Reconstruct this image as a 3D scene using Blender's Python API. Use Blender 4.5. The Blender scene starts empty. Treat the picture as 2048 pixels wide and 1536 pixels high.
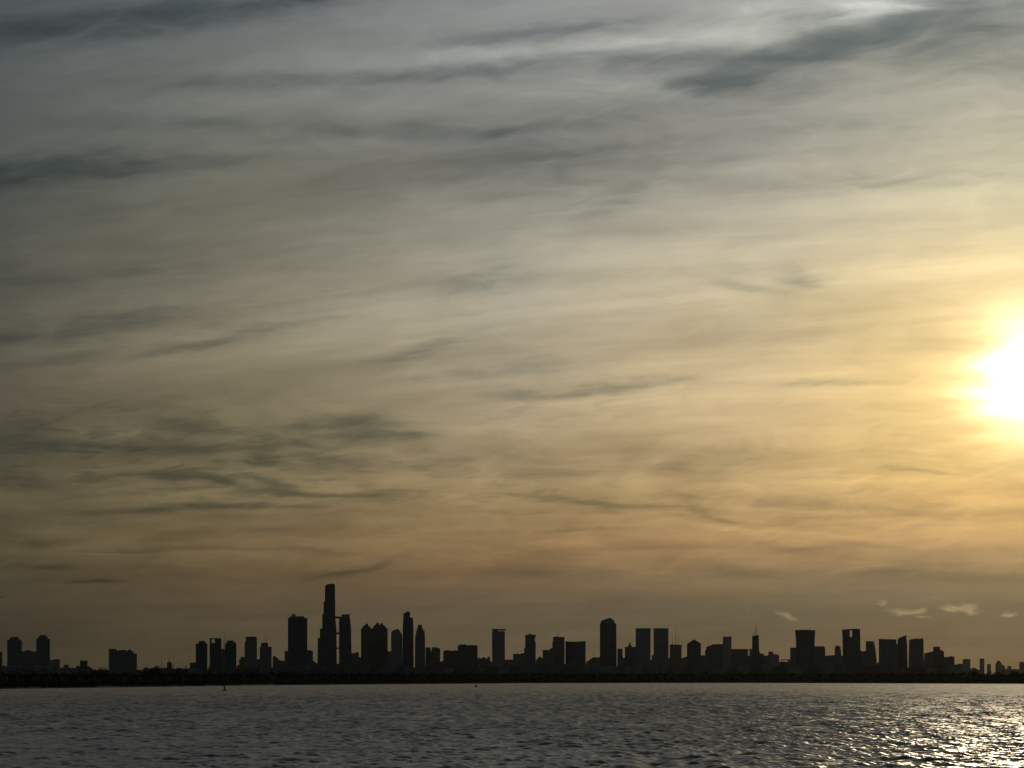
import bpy, bmesh, math, random
import numpy as np
from mathutils import Vector

random.seed(7); rng = np.random.default_rng(11)
sc = bpy.context.scene
C = sc.collection
F, CX, HY, EYE = 2472.0, 1024.0, 1356.0, 8.0      # focal length (px of a 2048 wide view), axis, horizon row, eye height (m)
SUN_AZ, SUN_EL = math.atan((2069-CX)/F), 0.0
SUN_EL = math.atan((HY-755)/F*math.cos(SUN_AZ))

# ------------------------------------------------------------------ camera and render settings
cam = bpy.data.cameras.new('camera'); co = bpy.data.objects.new('camera', cam); C.objects.link(co)
co.location = (0, 0, EYE); co.rotation_euler = (math.pi/2, 0, 0)
cam.lens = 36*F/2048; cam.sensor_width = 36; cam.shift_y = (HY-768)/2048
cam.clip_start = 0.5; cam.clip_end = 60000
sc.camera = co
sc.view_settings.view_transform = 'Standard'; sc.view_settings.look = 'None'
sc.view_settings.exposure = 0; sc.view_settings.gamma = 1
sc.cycles.max_bounces = 4; sc.cycles.diffuse_bounces = 2; sc.cycles.glossy_bounces = 2; sc.cycles.volume_bounces = 0
sc.cycles.use_denoising = True; sc.cycles.denoising_prefilter = 'NONE'

# ------------------------------------------------------------------ node helpers
class NT:
    def __init__(s, tree): s.t = tree; s.n = tree.nodes; s.l = tree.links
    def put(s, sock, v):
        if isinstance(v, bpy.types.NodeSocket): s.l.new(v, sock)
        elif v is not None: sock.default_value = v
    def m(s, op, a, b=None, c=None, clamp=False):
        n = s.n.new('ShaderNodeMath'); n.operation = op; n.use_clamp = clamp
        s.put(n.inputs[0], a); s.put(n.inputs[1], b); s.put(n.inputs[2], c)
        return n.outputs[0]
    def vm(s, op, a, b=None, scale=None):
        n = s.n.new('ShaderNodeVectorMath'); n.operation = op
        s.put(n.inputs[0], a)
        if b is not None: s.put(n.inputs[1], b)
        if scale is not None: s.put(n.inputs['Scale'], scale)
        return n.outputs['Value'] if op in ('DOT_PRODUCT', 'LENGTH') else n.outputs['Vector']
    def madd(s, a, k, b):                 # b + tiny a: puts one term after the other, which keeps the shader's stack short
        n = s.n.new('ShaderNodeVectorMath'); n.operation = 'MULTIPLY_ADD'
        s.put(n.inputs[0], a); n.inputs[1].default_value = (k, k, k); s.put(n.inputs[2], b); return n.outputs['Vector']
    def xyz(s, x, y, z=0.0):
        n = s.n.new('ShaderNodeCombineXYZ'); s.put(n.inputs[0], x); s.put(n.inputs[1], y); s.put(n.inputs[2], z); return n.outputs[0]
    def sep(s, v):
        n = s.n.new('ShaderNodeSeparateXYZ'); s.put(n.inputs[0], v); return n.outputs
    def noise(s, vec, scale, detail=4, rough=0.5, dist=0.0):
        n = s.n.new('ShaderNodeTexNoise'); s.put(n.inputs['Vector'], vec)
        n.inputs['Scale'].default_value = scale; n.inputs['Detail'].default_value = detail
        n.inputs['Roughness'].default_value = rough; n.inputs['Distortion'].default_value = dist
        return n.outputs
    def mix(s, f, a, b, typ='MIX'):
        n = s.n.new('ShaderNodeMix'); n.data_type = 'RGBA'; n.blend_type = typ; n.clamp_factor = True
        s.put(n.inputs[0], f)
        for k, v in ((6, a), (7, b)):
            s.put(n.inputs[k], v if isinstance(v, bpy.types.NodeSocket) or len(v) == 4 else (*v, 1))
        return n.outputs[2]
    def rng(s, v, a, b, c, d, smooth=False):
        n = s.n.new('ShaderNodeMapRange'); n.clamp = True
        if smooth: n.interpolation_type = 'SMOOTHSTEP'
        s.put(n.inputs[0], v)
        for i, q in enumerate((a, b, c, d)): s.put(n.inputs[i+1], q)
        return n.outputs[0]
    def ramp(s, f, stops, interp='LINEAR'):
        n = s.n.new('ShaderNodeValToRGB'); e = n.color_ramp.elements; n.color_ramp.interpolation = interp
        s.put(n.inputs[0], f)
        while len(e) < len(stops): e.new(0.5)
        for k, (p, c) in zip(e, stops): k.position = p; k.color = (*c, 1)
        return n.outputs[0]

def lin(c):
    c = (c[0], c[1]*.998, c[2]*1.006)
    return tuple(((v/255)/12.92 if v/255 <= .04045 else ((v/255+.055)/1.055)**2.4) for v in c)

# ------------------------------------------------------------------ sky
w = bpy.data.worlds.new('World'); sc.world = w; w.use_nodes = True
W = NT(w.node_tree); bg = W.n['Background']; bg.inputs[1].default_value = 0.1
d = W.n.new('ShaderNodeTexCoord').outputs['Generated']
dx, dy, dz = W.sep(d)
yc = W.m('MAXIMUM', dy, 0.15)
X0 = W.m('MULTIPLY_ADD', W.m('DIVIDE', dx, yc), F/1000, CX/1000)      # chart of the sky: tangents of azimuth and height
Y0 = W.m('MULTIPLY_ADD', W.m('DIVIDE', dz, yc), -F/1000, HY/1000)
chart = W.xyz(X0, Y0)
wn = W.noise(W.vm('MULTIPLY', chart, (1.6, 7.0, 1)), 2.2, 6, 0.6)
warp = W.vm('MULTIPLY', W.vm('SUBTRACT', wn[1], (0.5, 0.5, 0.5)), (0.16, 0.050, 0))
P = W.vm('ADD', chart, warp)
PX, PY, _ = W.sep(P)
# smooth colour of the veiled sky: five columns of azimuth, each a run of heights
ROWS = [-700, -40, 150, 300, 450, 600, 750, 900, 1000, 1080, 1150, 1215, 1280, 1356]
COLS = {
 0:    [(168,170,166),(80,86,88),(84,89,87),(82,86,82),(86,88,80),(88,87,76),(84,79,65),(84,79,62),(88,80,59),(84,75,53),(72,65,48),(66,58,44),(58,52,40),(50,46,36)],
 512:  [(182,183,178),(110,114,114),(111,114,108),(113,114,103),(122,120,104),(128,122,103),(128,119,94),(122,111,82),(120,106,76),(114,96,66),(99,82,56),(84,72,54),(77,68,50),(70,62,43)],
 1024: [(188,188,180),(138,141,136),(140,141,131),(138,138,126),(150,147,128),(163,155,131),(168,155,124),(158,140,104),(152,130,88),(140,114,75),(116,93,64),(93,82,62),(84,76,56),(78,67,46)],
 1536: [(192,190,178),(152,153,142),(158,158,144),(164,162,145),(182,174,147),(206,190,148),(212,188,139),(200,171,118),(190,158,104),(178,142,92),(128,108,75),(90,82,62),(84,75,55),(78,66,45)],
 1960: [(182,179,166),(140,143,138),(180,178,160),(196,190,163),(216,201,160),(244,216,154),(250,215,138),(240,202,124),(220,178,110),(186,150,98),(126,108,77),(96,87,67),(88,77,57),(80,67,46)],
}
fac = W.rng(PY, ROWS[0]/1000, ROWS[-1]/1000, 0, 1)
pos = [(r-ROWS[0])/(ROWS[-1]-ROWS[0]) for r in ROWS]
prev, px0 = None, None
for cx, cols in COLS.items():
    r = W.ramp(fac, list(zip(pos, [lin((c[0], c[1], c[2]*(1.03 if cx in (1024, 1536) else 1))) for c in cols])), 'CARDINAL' if False else 'LINEAR')
    prev = r if prev is None else W.mix(W.rng(PX, px0/1000, cx/1000, 0, 1), prev, r)
    px0 = cx
base = prev
# bands of cirrus on a high flat layer: all run the same way, so they converge towards the horizon
zc = W.m('ADD', W.m('MAXIMUM', dz, 0.0), 0.07)
qx, qy = W.m('DIVIDE', dx, zc), W.m('DIVIDE', dy, zc)
a = math.radians(-76); ca, sa = math.cos(a), math.sin(a)
al = W.m('ADD', W.m('MULTIPLY', qx, sa), W.m('MULTIPLY', qy, ca))
ac = W.m('SUBTRACT', W.m('MULTIPLY', qx, ca), W.m('MULTIPLY', qy, sa))
n1 = W.noise(W.xyz(W.m('MULTIPLY', al, 0.42), W.m('MULTIPLY', ac, 1.9), 3.3), 1.0, 7, 0.52, 0.35)[0]
n2 = W.noise(W.xyz(W.m('MULTIPLY', X0, 2.6), W.m('MULTIPLY', Y0, 24.0), 1.7), 1.0, 5, 0.55, 0.5)[0]      # thin level strands low down
n3 = W.noise(W.xyz(W.m('MULTIPLY', X0, 5.5), W.m('MULTIPLY', W.m('ADD', Y0, W.m('MULTIPLY', X0, 0.10)), 20.0), 8.1), 1.0, 6, 0.6, 0.8)[0]
low = W.rng(Y0, 0.75, 1.02, 0, 1, True)
lowc = W.m('MULTIPLY', low, W.rng(Y0, 1.12, 1.2, 1, 0.15, True))
k1 = W.m('MULTIPLY', W.m('SUBTRACT', n1, 0.5), W.rng(Y0, 0.7, 1.0, 1.15, 0.4))
k2 = W.m('MULTIPLY', W.m('SUBTRACT', n2, 0.5), W.m('MULTIPLY_ADD', lowc, 0.62, 0.14))
k3 = W.m('MULTIPLY', W.m('SUBTRACT', n3, 0.5), W.m('MULTIPLY_ADD', lowc, 0.34, 0.38))
mod = W.m('ADD', W.m('ADD', k1, k2), W.m('ADD', k3, 1.0))
cl = W.vm('SCALE', base, scale=mod)
def blobs(lst):
    tot = None
    for (cx, cy, sx, sy, rot, amp) in lst:
        mp = W.n.new('ShaderNodeMapping'); mp.vector_type = 'TEXTURE'
        W.put(mp.inputs[0], P if tot is None else W.madd(tot, 1e-9, P)); mp.inputs[1].default_value = (cx/1000, cy/1000, 0)
        mp.inputs[2].default_value = (0, 0, math.radians(rot)); mp.inputs[3].default_value = (sx/1000, sy/1000, 1)
        q = W.vm('DOT_PRODUCT', mp.outputs[0], mp.outputs[0])
        e = W.m('POWER', 0.4, q)
        tot = W.m('MULTIPLY', e, amp) if tot is None else W.m('MULTIPLY_ADD', e, amp, tot)
    return tot
DARK = [(90,62,260,26,-6,0.57),(420,20,260,26,-8,1.09),(560,-6,150,16,-6,0.57),(1555,122,150,24,-15,1.08),(1720,76,150,30,-13,1.15),(1850,62,140,50,-8,0.68),(1440,166,90,17,-4,1.22),(1330,128,190,20,-4,0.68),(1560,180,160,26,-12,0.29),
 (1980,60,130,70,0,0.57),(1700,30,120,14,-4,0.41),(60,340,200,26,-4,1.15),(280,330,240,14,-3,0.4),(560,165,260,17,-2,0.41),(840,148,260,14,-4,0.41),(1100,125,180,12,-2,0.41),(1010,72,170,14,-7,0.46),(1200,48,120,10,-5,0.34),
 (460,255,300,16,2,0.34),(860,265,230,14,-3,0.46),(1010,262,70,12,-5,0.46),(1230,232,130,14,-10,0.4),(1130,300,180,60,-5,0.29),(1140,360,220,40,-8,0.23),(1260,385,160,14,-18,0.34),(1750,365,260,16,-3,0.34),(1660,250,120,14,-4,0.23),
 (40,560,120,24,0,0.32),(300,545,120,18,2,0.25),(980,560,110,34,-6,0.41),(1600,555,40,16,20,0.52),(1500,568,90,9,10,0.29),(70,668,190,12,-7,0.4),(235,638,110,12,-5,0.4),(380,688,150,9,-14,0.46),(560,655,130,9,-9,0.4),
 (160,715,170,10,-7,0.29),(870,690,110,12,-16,0.4),(1050,725,60,14,-6,0.4),(880,748,110,10,-5,0.34),(1030,790,60,10,0,0.52),(1190,780,70,13,-7,0.98),(1300,768,110,7,-4,0.57),(1650,766,200,6,0,0.34),(370,850,80,11,2,0.9),
 (660,846,90,13,-3,1.35),(760,878,80,13,-5,1.26),(640,880,90,10,-8,0.63),(110,890,150,18,2,1.08),(400,900,120,22,4,0.72),(520,920,40,7,4,1.62),(660,915,50,10,0,0.63),(350,948,70,7,4,1.53),(440,962,40,6,14,1.44),
 (540,965,60,12,14,1.17),(650,990,110,6,4,1.26),(270,1020,90,8,-3,1.44),(440,1008,140,6,2,0.9),(560,1010,60,7,3,0.72),(50,960,60,16,6,0.63),(60,1085,90,8,0,0.34),(1080,995,60,5,6,0.63),(1200,1013,70,5,5,0.75),
 (1330,1018,90,4,3,0.57),(1430,1035,50,6,18,0.4),(1100,950,110,20,0,0.34),(1400,920,140,24,-2,0.29),(1840,938,60,4,7,0.52),(100,1130,60,7,2,0.57),(185,1163,40,4,0,0.86),(205,1160,12,5,0,0.57),(735,1136,60,9,-18,0.63),
 (660,1150,60,8,-10,0.29),(520,1105,220,5,2,0.4),(260,1104,120,4,2,0.46),(540,1065,60,5,0,0.4),(1180,1065,90,4,-2,0.29),(1560,1100,120,7,6,0.34),(1760,1100,120,9,6,0.25),(1700,1010,200,10,3,0.29),(1900,1150,200,16,0,0.34),
 (1250,1150,260,10,0,0.29)]
LITE = [(1750,16,80,15,-6,1.2),(1620,10,180,20,-2,.8),(1700,18,110,14,-4,.9),(1540,30,190,34,-8,.5),(1390,75,190,20,-4,.75),(1180,85,200,18,-3,.45),(1520,90,60,14,-14,.4),
 (1100,182,150,18,0,.65),(930,108,200,16,-4,.4),(700,215,240,18,0,.25),(20,306,70,10,0,.3),(620,300,300,14,-3,.2),(1040,285,200,10,-3,.15),
 (1350,180,90,14,14,.3),(1640,330,220,26,2,.2),(1880,180,160,40,-6,.2),(1880,270,120,30,-6,.15),(1000,480,240,24,-4,.2),(1250,530,320,14,-4,.15),(1380,595,200,12,-4,.15),
 (985,664,90,6,-10,.3),(860,675,120,6,-10,.3),(640,700,240,20,-6,.12),(560,640,160,8,-6,.15),(850,730,70,22,30,.15),(1130,810,80,10,-4,.25),(1260,780,90,10,-6,.2),(770,862,26,10,-10,.5),(690,885,90,5,-10,.35),
 (240,862,110,7,2,.3),(540,890,180,5,4,.25),(480,940,90,5,-4,.35),(390,985,80,12,6,.3),(720,1000,140,4,2,.5),(850,955,100,20,-2,.18),(910,994,50,4,4,.5),(1060,890,120,12,-4,.2),
 (1500,1062,170,6,5,.4),(1680,962,170,5,-2,.3),(1780,952,130,6,2,.3),(250,1107,200,3,1,.3),(430,1112,120,3,3,.3),(700,1045,240,8,3,.15),(1040,1090,90,5,0,.25),(1600,1130,220,9,1,.2),(900,1165,220,8,0,.12)]
PUFF = [(1462,1218,12,7,0,.35),(1497,1220,8,9,0,.35),(1568,1229,22,7,18,.6),(1590,1238,14,5,10,.4),(1768,1204,11,5,12,.75),(1762,1211,9,3,0,.6),
 (1800,1223,30,8,4,.75),(1842,1220,13,5,-6,.7),(1845,1236,14,3,2,.65),(1830,1226,26,4,0,.4),(1898,1217,15,7,6,.8),(1936,1214,18,8,4,.9),(1914,1218,34,4,0,.5),(1944,1225,14,4,4,.6),(2015,1229,17,5,0,.75),(2016,1226,10,4,0,.3)]
n4 = W.noise(W.xyz(W.m('MULTIPLY', al, 1.1), W.m('MULTIPLY', ac, 7.5), 5.1), 1.0, 6, 0.6, 0.6)[0]        # fine fibres high up
n6 = W.noise(W.xyz(W.m('MULTIPLY', X0, 8.5), W.m('MULTIPLY', W.m('ADD', Y0, W.m('MULTIPLY', X0, 0.03)), 46.0), 2.9), 1.0, 6, 0.6, 0.7)[0]
high = W.rng(Y0, 0.95, 0.6, 0, 1, True)
cl = W.vm('SCALE', cl, scale=W.m('MULTIPLY_ADD', W.m('MULTIPLY', W.m('SUBTRACT', n4, 0.5), high), 0.50, 0.98))
tex = W.m('MULTIPLY', W.rng(n3, 0.30, 0.65, 1.7, 0.55), W.m('MULTIPLY_ADD', W.m('MULTIPLY', W.m('SUBTRACT', n4, 0.5), high), -2.0, 1.0))
D = W.m('MULTIPLY', blobs(DARK), tex)
holes = W.m('MULTIPLY', blobs([(430,915,430,90,4,.95),(150,900,260,60,0,.4),(1150,800,220,60,-4,.35),(1150,1000,420,40,3,.45),(1750,1010,300,60,0,.2),(300,660,420,60,-8,.3)]), W.rng(n6, .47, .66, 0, .75, True))
D = W.m('ADD', D, holes)
D = W.m('SUBTRACT', 1.0, W.m('POWER', 0.31, D))
L = W.m('MULTIPLY', blobs(LITE), W.rng(n3, 0.3, 0.65, 0.55, 1.25))
cl = W.mix(D, cl, W.vm('MULTIPLY', cl, (0.36, 0.435, 0.485)))
cl = W.vm('SCALE', cl, scale=W.m('MULTIPLY_ADD', L, 0.36, 1.0))
P, Pw = W.vm('ADD', chart, W.vm('MULTIPLY', W.vm('SUBTRACT', W.noise(W.vm('MULTIPLY', chart, (1, 1.8, 1)), 26, 5, 0.65)[1], (0.5, 0.5, 0.5)), (0.05, 0.022, 0))), P
puff = W.m('MULTIPLY', W.rng(blobs(PUFF), 0.10, 1.0, 0, 0.8, True), W.rng(W.noise(W.vm('MULTIPLY', chart, (1, 2, 1)), 40, 4, 0.6)[0], .3, .7, .5, 1.1))
cl = W.mix(puff, cl, lin((158, 140, 102)))
# sun's aureole behind thin cloud
P = Pw
sd = W.vm('SUBTRACT', W.vm('ADD', chart, W.vm('MULTIPLY', warp, (1.0, 1.4, 0))), (2.069, 0.748, 0))
r = W.vm('LENGTH', sd)
g1 = W.m('MULTIPLY', W.m('POWER', 2.71828, W.m('DIVIDE', r, -0.036)), 19.0)
g2 = W.m('MULTIPLY', W.m('POWER', 2.71828, W.m('DIVIDE', r, -0.12)), 0.25)
cl = W.vm('ADD', cl, W.vm('SCALE', (1.0, 0.84, 0.50), scale=W.m('MULTIPLY', g1, W.m('MULTIPLY', W.m('MULTIPLY_ADD', D, -0.5, 1.0), W.m('MULTIPLY_ADD', W.m('SUBTRACT', n2, 0.5), 1.4, 1.0)))))
cl = W.vm('ADD', cl, W.vm('SCALE', (1.0, 0.72, 0.33), scale=g2))
# sky away from the sun grows dark and blue
cl = W.mix(W.rng(dy, 0.85, 0.1, 0, 1, True), cl, (0.020, 0.034, 0.042))
cl = W.mix(W.rng(dz, 0.0, -0.05, 0, 1), cl, (0.03, 0.03, 0.026))
sky = W.n.new('ShaderNodeTexSky'); sky.sky_type = 'NISHITA'; sky.sun_disc = False
sky.sun_elevation = SUN_EL; sky.sun_rotation = SUN_AZ; sky.air_density = 1.0; sky.dust_density = 1.5
fin = W.vm('ADD', W.vm('SCALE', cl, scale=10.0), W.vm('SCALE', sky.outputs[0], scale=0.008))   # little clear sky gets through the veil
W.l.new(fin, bg.inputs[0])

sl = bpy.data.lights.new('sun', 'SUN'); sl.energy = 0.9; sl.angle = math.radians(0.5); sl.color = (1.0, 0.80, 0.52)
so = bpy.data.objects.new('sun', sl); C.objects.link(so)
sv = Vector((math.sin(SUN_AZ)*math.cos(SUN_EL), math.cos(SUN_AZ)*math.cos(SUN_EL), math.sin(SUN_EL)))
so.rotation_euler = sv.to_track_quat('Z', 'Y').to_euler(); so.location = (0, 0, 400)

# ------------------------------------------------------------------ materials
def mat(name):
    m = bpy.data.materials.new(name); m.use_nodes = True
    return m, NT(m.node_tree), m.node_tree.nodes['Principled BSDF']
def facade(name, wall, glass, bw, bh, mort, rough=0.75, off=0.0):
    m, T, b = mat(name)
    o = T.n.new('ShaderNodeTexCoord').outputs['Object']
    x, y, z = T.sep(o)
    br = T.n.new('ShaderNodeTexBrick'); br.offset = off; br.squash = 1
    T.put(br.inputs['Vector'], T.xyz(T.m('ADD', x, y), z, 0))
    br.inputs['Scale'].default_value = 1; br.inputs['Mortar Size'].default_value = mort; br.inputs['Mortar Smooth'].default_value = 0
    br.inputs['Brick Width'].default_value = bw; br.inputs['Row Height'].default_value = bh; br.inputs['Bias'].default_value = 0
    nz = T.noise(o, 0.05, 5, 0.6)[0]
    wl = T.vm('SCALE', wall, scale=T.rng(nz, .3, .7, .75, 1.2))
    g2 = tuple(c*1.8 for c in glass)
    T.put(br.inputs['Color1'], (*glass, 1)); T.put(br.inputs['Color2'], (*g2, 1)); T.put(br.inputs['Mortar'], wl)
    T.l.new(br.outputs[0], b.inputs['Base Color'])
    T.l.new(T.rng(br.outputs['Fac'], 0, 1, 0.18, rough), b.inputs['Roughness'])
    return m
def plain(name, col, rough=0.8, var=0.3, scale=0.2, metal=0.0):
    m, T, b = mat(name)
    nz = T.noise(T.n.new('ShaderNodeTexCoord').outputs['Object'], scale, 5, 0.6)[0]
    T.l.new(T.vm('SCALE', col, scale=T.rng(nz, .25, .75, 1-var, 1+var)), b.inputs['Base Color'])
    b.inputs['Roughness'].default_value = rough; b.inputs['Metallic'].default_value = metal
    return m
M = {
 'conc': facade('concrete_facade', (.20,.19,.17), (.03,.035,.04), 3.4, 3.1, .55),
 'pale': facade('pale_facade', (.26,.25,.23), (.03,.035,.04), 2.6, 3.0, .6),
 'brick': facade('brick_facade', (.13,.11,.095), (.03,.03,.035), 3.0, 3.0, .7),
 'glass': facade('curtain_wall', (.09,.095,.10), (.02,.028,.034), 1.6, 3.7, .16, .4),
 'dark': plain('dark_roof', (.07,.07,.07)),
 'metal': plain('grey_metal', (.12,.12,.12), .5, .2, 1.0, .6),
}

# ------------------------------------------------------------------ mesh helpers
def tag(o, label=None, cat=None, group=None, kind=None):
    for k, v in (('label', label), ('category', cat), ('group', group), ('kind', kind)):
        if v: o[k] = v
    return o
def mesh_obj(name, verts, faces, material, parent=None, smooth=False):
    me = bpy.data.meshes.new(name); me.from_pydata([tuple(v) for v in verts], [], faces); me.update()
    bm = bmesh.new(); bm.from_mesh(me); bmesh.ops.recalc_face_normals(bm, faces=bm.faces); bm.to_mesh(me); bm.free()
    if smooth: me.polygons.foreach_set('use_smooth', [True]*len(me.polygons))
    me.materials.append(material)
    o = bpy.data.objects.new(name, me); C.objects.link(o)
    if parent: o.parent = parent
    return o
def np_mesh(name, v, f, material, parent=None, smooth=False):
    """quads from numpy arrays"""
    me = bpy.data.meshes.new(name)
    me.vertices.add(len(v)); me.vertices.foreach_set('co', np.asarray(v, np.float32).ravel())
    nf, k = f.shape
    me.loops.add(nf*k); me.loops.foreach_set('vertex_index', f.astype(np.int32).ravel())
    me.polygons.add(nf); me.polygons.foreach_set('loop_start', np.arange(0, nf*k, k, dtype=np.int32))
    if smooth: me.polygons.foreach_set('use_smooth', np.ones(nf, bool))
    me.update(calc_edges=True)
    me.materials.append(material)
    o = bpy.data.objects.new(name, me); C.objects.link(o)
    if parent: o.parent = parent
    return o

LAND = 2.4
class Frame:
    """local ground frame of a thing that stands at distance Y along the direction of column px and faces the viewer"""
    def __init__(s, px, Y):
        s.u0 = (px-CX)/F; s.Y = Y; s.th = math.atan(s.u0)
        s.c, s.s = math.cos(s.th), math.sin(s.th)
        s.loc = Vector((s.u0*Y, Y, LAND-.3)); s.rot = (0, 0, -s.th)
    def x(s, px): u = (px-CX)/F; return (u-s.u0)*s.Y/(s.c+u*s.s)
    def z(s, px, py): return EYE+(HY-py)/F*(s.Y-s.x(px)*s.s)-s.loc.z
    def pt(s, px, py): return s.x(px), (0.0 if py is None else s.z(px, py))

def extrude(prof, y0, dep):
    """prism over a front profile of (x, z)"""
    n = len(prof)
    v = [(x, y0, z) for x, z in prof]+[(x, y0+dep, z) for x, z in prof]
    f = [tuple(range(n-1, -1, -1)), tuple(range(n, 2*n))]+[(i, (i+1) % n, n+(i+1) % n, n+i) for i in range(n)]
    return v, f
def tube(cx, cy, rings, n=20, ry=None):
    v, f = [], []
    for (r, z) in rings:
        for i in range(n):
            t = 2*math.pi*i/n; v.append((cx+r*math.cos(t), cy+(ry/rings[0][0]*r if ry else r)*math.sin(t), z))
    for k in range(len(rings)-1):
        for i in range(n):
            j = (i+1) % n; f.append((k*n+i, k*n+j, (k+1)*n+j, (k+1)*n+i))
    f.append(tuple(range(n-1, -1, -1))); f.append(tuple((len(rings)-1)*n+i for i in range(n)))
    return v, f
def shape(fr, p, dep):
    k = p[1]
    y0 = 0.0
    if k == 'box':                       # x0 x1 top [bottom [offset depth]]
        x0, x1, t = p[2:5]; b = p[5] if len(p) > 5 else None
        if len(p) > 6: y0 = p[6]
        if len(p) > 7: dep = p[7]
        zb = 0 if b is None else fr.z((x0+x1)/2, b)
        zt = fr.z((x0+x1)/2, t)
        return extrude([(fr.x(x0), zb), (fr.x(x1), zb), (fr.x(x1), zt), (fr.x(x0), zt)], y0, dep)
    if k == 'poly':                      # profile [offset depth]
        if len(p) > 3: y0 = p[3]
        if len(p) > 4: dep = p[4]
        return extrude([fr.pt(*q) for q in p[2]], y0, dep)
    if k == 'cyl':                       # x0 x1 top bottom
        x0, x1, t, b = p[2:6]; r = (fr.x(x1)-fr.x(x0))/2; cx = (fr.x(x1)+fr.x(x0))/2
        zb = 0 if b is None else fr.z((x0+x1)/2, b)
        return tube(cx, p[6] if len(p) > 6 else max(r, dep/2), [(r, zb), (r, fr.z((x0+x1)/2, t))], 24)
    if k == 'dome':
        x0, x1, t, b = p[2:6]; r = (fr.x(x1)-fr.x(x0))/2; cx = (fr.x(x1)+fr.x(x0))/2
        zb, zt = fr.z((x0+x1)/2, b), fr.z((x0+x1)/2, t)
        return tube(cx, max(r, dep/2), [(max(r*math.cos(q), .05), zb+(zt-zb)*math.sin(q)) for q in [i*math.pi/2/6 for i in range(7)]], 24)
    if k == 'pyr':
        x0, x1, t, b = p[2:6]; a0, a1 = fr.x(x0), fr.x(x1); zb, zt = fr.z((x0+x1)/2, b), fr.z((x0+x1)/2, t); h = (a0+a1)/2
        return [(a0, 0, zb), (a1, 0, zb), (a1, dep, zb), (a0, dep, zb), (h, dep/2, zt)], [(3, 2, 1, 0), (0, 1, 4), (1, 2, 4), (2, 3, 4), (3, 0, 4)]
    if k == 'mast':                      # x top bottom radius : square lattice-like tapering mast with spreaders
        x, t, b, r = p[2:6]; zb, zt = (0 if b is None else fr.z(x, b)), fr.z(x, t); cx, cy = fr.x(x), (p[6] if len(p) > 6 else dep/2)
        v, f = tube(cx, cy, [(r, zb-1.0), (r*.8, zb+(zt-zb)*.55), (r*.45, zb+(zt-zb)*.56), (r*.3, zt)], 8)
        for q in (.25, .5, .75):
            v2, f2 = tube(cx, cy, [(r*1.6, zb+(zt-zb)*q), (r*1.6, zb+(zt-zb)*q+.5)], 8)
            f += [tuple(i+len(v) for i in g) for g in f2]; v += v2
        return v, f
    raise ValueError(k)

def building(name, label, cat, group, Y, dep, parts):
    xs = []
    for p in parts[:1]:
        xs += [q[0] for q in p[2]] if p[1] == 'poly' else [p[2], p[3]]
    fr = Frame((min(xs)+max(xs))/2, Y)
    if len(parts) == 1:
        p = parts[0]; v, f = shape(fr, p, dep)
        root = mesh_obj(name, v, f, M[p[0].split(':')[1]])
    else:
        root = bpy.data.objects.new(name, None); C.objects.link(root)
        for p in parts:
            pn, mk = p[0].split(':'); v, f = shape(fr, p, dep)
            mesh_obj(pn, v, f, M[mk], root)
    root.location = fr.loc; root.rotation_euler = fr.rot
    tag(root, label, cat, group)
    return root

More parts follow.
